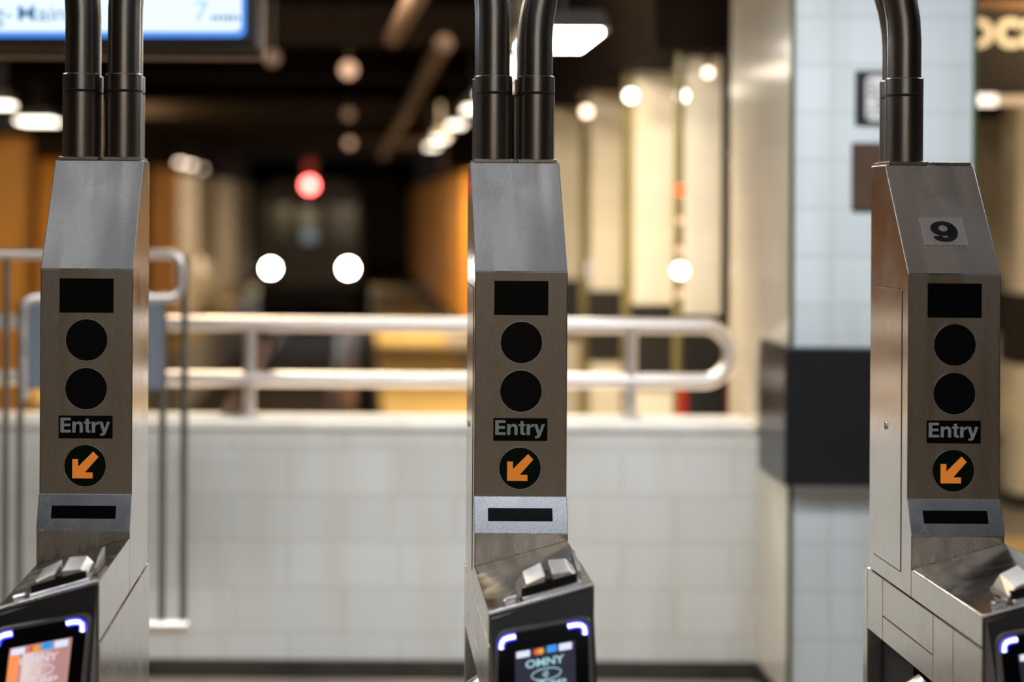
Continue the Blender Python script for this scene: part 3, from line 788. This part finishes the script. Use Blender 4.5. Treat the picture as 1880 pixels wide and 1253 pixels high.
area('hall_lamp_fifth', (-1.8, 4.9, 2.76), .9, .3, 25, (.95, .95, .95))
area('platform_lamp', (-.3, 7.6, 2.7), 1.2, .4, 210, (1.0, .86, .64), (.95, 0, 0))
area('platform_lamp_second', (-.6, 8.6, 2.76), .3, 1.2, 35, (1.0, .76, .45))
area('platform_lamp_third', (3.6, 8.2, 2.76), 1.2, .3, 40, (1.0, .76, .45), (.5, 0, 0))
area('platform_fill_fourth', (-3.45, 10.5, 2.15), .3, 1.2, 60, (1.0, .74, .42), (.9, 0, 0))  # fourth to ninth: unseen fills, added and tilted to brighten platform and columns
area('platform_fill_fifth', (-2.4, 20, 2.15), .3, 2, 130, (1.0, .74, .42), (.9, 0, 0))
area('platform_fill_sixth', (.9, 18, 2.15), .3, 2, 120, (1.0, .76, .45), (.9, 0, 0))
area('platform_fill_seventh', (-3.2, 31.5, 2.15), .4, 2, 55, (1.0, .82, .58), (.9, 0, 0))
area('platform_fill_ninth', (-3.4, 40, 2.15), .5, 6, 80, (1.0, .82, .58), (.6, 0, 0))
area('platform_fill_eighth', (.8, 29, 2.15), .3, 3, 190, (1.0, .76, .45), (.8, 0, 0))

# small glowing globes, added to stand in for glints and dim spots
def glow_globe(px, py, Z, r, m, label, name='ceiling_glint', hang_to=None):
    p = W(px, py, Z)
    o = empty(name, p, label, 'lamp', 'small round glowing globes')
    pts = []; rl = []
    for q in range(9):
        t = PI * q / 8
        pts.append((0, 0, -r * math.cos(t))); rl.append(max(.0005, r * math.sin(t)))
    MB().tube(pts, r, 14, r_list=rl).build('globe', m, o)
    if hang_to: MB().cyl((0, 0, r * .8), (0, 0, hang_to - p.z), .010, 10).build('stem', HOUSING, o)
    return o
glow_globe(1077, 205, 10.4, .030, GLINT_WARM, 'small warm glint at the top of the third cream column', hang_to=2.25)
glow_globe(1158, 176, 8.9, .028, GLINT_WHITE, 'small bright glint between the second and third cream columns', hang_to=2.25)
glow_globe(1252, 176, 8.0, .026, GLINT_WHITE, 'small bright glint at top of tan column beside the wide column', hang_to=2.25)
glow_globe(1300, 133, 8.05, .022, GLINT_WARM, 'small orange glint nearest the wide tiled column', hang_to=2.25)
glow_globe(1336, 70, 7.95, .018, GLINT_DIM, 'dim small glint above the left side of the wide column', hang_to=2.80)
for (px, py, Z, lab) in ((640, 128, 11.9, 'dim glowing globe over the track, highest of the three above the right headlight'),
                         (640, 210, 20.0, 'dim glowing globe over the track, middle of three above the right headlight'),
                         (642, 263, 27.0, 'dim glowing globe over the track, lowest of three above the right headlight'),
                         (500, 106, 11.2, 'dim brownish globe beside the corner of the arrival screen')):
    glow_globe(px, py, Z, .055 if px > 600 else .05, emit('tunnel_glow_%d' % py, (1.0, .58, .36), {128: 1.0, 210: .25, 263: 1.0, 106: .18}[py]), lab, 'ceiling_tunnel_glow', 2.80)
# post between the cream columns; glowing discs added for glints on a pole
sp_ = empty('glint_post', (W(1247, 500, 7.95).x, 7.95, PZ), 'slim post with an orange and several white glints beside the tan column', 'glint post')
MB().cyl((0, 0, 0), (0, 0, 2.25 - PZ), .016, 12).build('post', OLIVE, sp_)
for (py, r, m, nm) in ((350, .020, GLINT_ORANGE, 'orange_spot'), (405, .016, POST_DIM, 'lamp'), (460, .018, POST_DIM, 'lamp'), (497, .030, GLINT_WHITE, 'lamp'), (540, .018, POST_DIM, 'lamp')):  # each disc is a pole reflection given its own glow
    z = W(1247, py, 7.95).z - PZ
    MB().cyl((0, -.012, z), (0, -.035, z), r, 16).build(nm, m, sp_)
# red edged litter bin behind the wall by the wide column
bn = empty('litter_bin', (W(1292, 740, 7.6).x, 7.6, PZ), 'dark bin with red sides behind the wall below the handrail end', 'bin')
w_ = .085
hb = W(1292, 690, 7.6).z - PZ
MB().box(-w_ + .012, w_ - .012, -.08, .08, 0, hb).build('body', WRAP, bn)
RED = mat('red_paint', (.40, .012, .008), .4)
MB().box(-w_ - .004, -w_ + .012, -.085, .08, 0, hb).build('side', RED, bn)
MB().box(w_ - .012, w_ + .004, -.085, .08, 0, hb).build('side', RED, bn)

# ------------------------------------------------------------------ track
TC = (EL + ER) / 2
for k, x in enumerate((TC - .7175, TC + .7175)):
    tag(MB().box(x - .07, x + .07, WZ + .4, 73, -1.42, -1.40).box(x - .012, x + .012, WZ + .4, 73, -1.40, -1.28).box(x - .036, x + .036, WZ + .4, 73, -1.28, -1.24).build('track_rail', RUST),
        ['left', 'right'][k] + ' running rail of the track below the platforms', 'rail')
tag(MB().box(ER - .50, ER - .30, WZ + .5, 60, -1.16, -1.13).box(ER - .33, ER - .30, WZ + .5, 60, -1.42, -1.16).build('third_rail_cover', BOARD), 'brown cover board along the track beside the right platform', 'cover board')

# ------------------------------------------------------------------ train
TZ = 48.0
tr = empty('subway_train', (W(568, 385, TZ).x, TZ, -1.24), 'approaching subway train with two bright headlights on the track', 'train')
hw = 1.30
prof = [(-hw, .95), (-hw, 3.0), (-hw * .86, 3.42), (-hw * .5, 3.62), (hw * .5, 3.62), (hw * .86, 3.42), (hw, 3.0), (hw, .95)]
MB().extrude(prof, lambda x, z: (x, 0, z), lambda x, z: (x, 16, z)).build('car_body', TRAIN_M, tr, .06)
MB().box(-hw + .15, hw - .15, .15, 15.8, .35, .95).build('underframe', DARK, tr)
for (xa, xb) in ((-1.12, -.45), (.45, 1.12)):
    MB().box(xa, xb, -.02, .02, 2.0, 2.95).build('windshield', TRAIN_DARK, tr)
dr = MB().box(-.36, .36, -.03, .02, .98, 3.1).build('end_door', TRAIN_M, tr, .01)
MB().box(-.22, .22, -.045, -.02, 2.0, 2.85).build('door_window', TRAIN_DARK, dr)
MB().box(-.16, .16, -.06, -.02, 2.05, 2.35).build('bluish_patch', emit('bluish_patch_glow', (.30, .42, .45), .5), dr)  # faint bluish glowing patch on the end door
MB().box(-.55, .55, -.25, .02, .55, .80).build('coupler', DARK, tr, .03)
for px in (497.5, 639.5):
    p = W(px, 493, TZ)
    hx_, hz_ = p.x - tr.location.x, p.z + 1.24
    h = MB().cyl((hx_, .01, hz_), (hx_, -.05, hz_), .16, 24).build('headlight', HOUSING, tr)
    MB().cyl((hx_, -.045, hz_), (hx_, -.06, hz_), .125 if px < 600 else .14, 24).build('lens', emit('headlight_glow', (1.0, .98, .90), 130), h)
# tunnel signal
SGZ = 44.0
p = W(568.5, 340, SGZ)
sgn = empty('tunnel_signal', (p.x, SGZ, p.z - .25), 'tunnel signal showing a red light above the train', 'signal')
MB().box(-.17, .17, 0, .22, 0, .95).build('case', BLACK_PLASTIC, sgn, .02)
MB().cyl((0, -.03, .25), (0, .02, .25), .135, 20).build('red_lens', emit('signal_red', (1.0, .10, .085), 26), sgn)
MB().cyl((0, -.03, .68), (0, .02, .68), .10, 20).build('unlit_lens', emit('signal_faint_red', (1.0, .02, .01), .35), sgn)
MB().cyl((0, .1, .94), (0, .1, 2.80 - p.z + .25), .04, 12).build('hanger', BLACK_PLASTIC, sgn)

# ------------------------------------------------------------------ world, camera, view
w = bpy.data.worlds.new('station_air'); sc.world = w; w.use_nodes = True
w.node_tree.nodes['Background'].inputs['Color'].default_value = (.055, .040, .026, 1)
w.node_tree.nodes['Background'].inputs['Strength'].default_value = 1.0
cd = bpy.data.cameras.new('camera'); cam = bpy.data.objects.new('camera', cd); C.objects.link(cam)
cd.sensor_fit = 'HORIZONTAL'; cd.sensor_width = 36; cd.lens = F / 1880 * 36
cd.shift_x = (940 - OX) / 1880; cd.shift_y = -(626.5 - OY) / 1880
cd.clip_start = .05; cd.clip_end = 300
cd.dof.use_dof = True; cd.dof.focus_distance = FOC + .02; cd.dof.aperture_fstop = cd.lens / 42.0; cd.dof.aperture_blades = 0
cam.matrix_world = Matrix.Translation((0, 0, EYE)) @ Matrix.Rotation(PI / 2, 4, 'X') @ Matrix.Rotation(ROLL, 4, 'Z')
sc.camera = cam
sc.view_settings.view_transform = 'Standard'; sc.view_settings.look = 'None'
sc.view_settings.gamma = 1; sc.view_settings.use_curve_mapping = False
sc.view_settings.exposure = 0.0
sc.cycles.use_denoising = True
sc.cycles.max_bounces = 8
sc.cycles.sample_clamp_indirect = 8
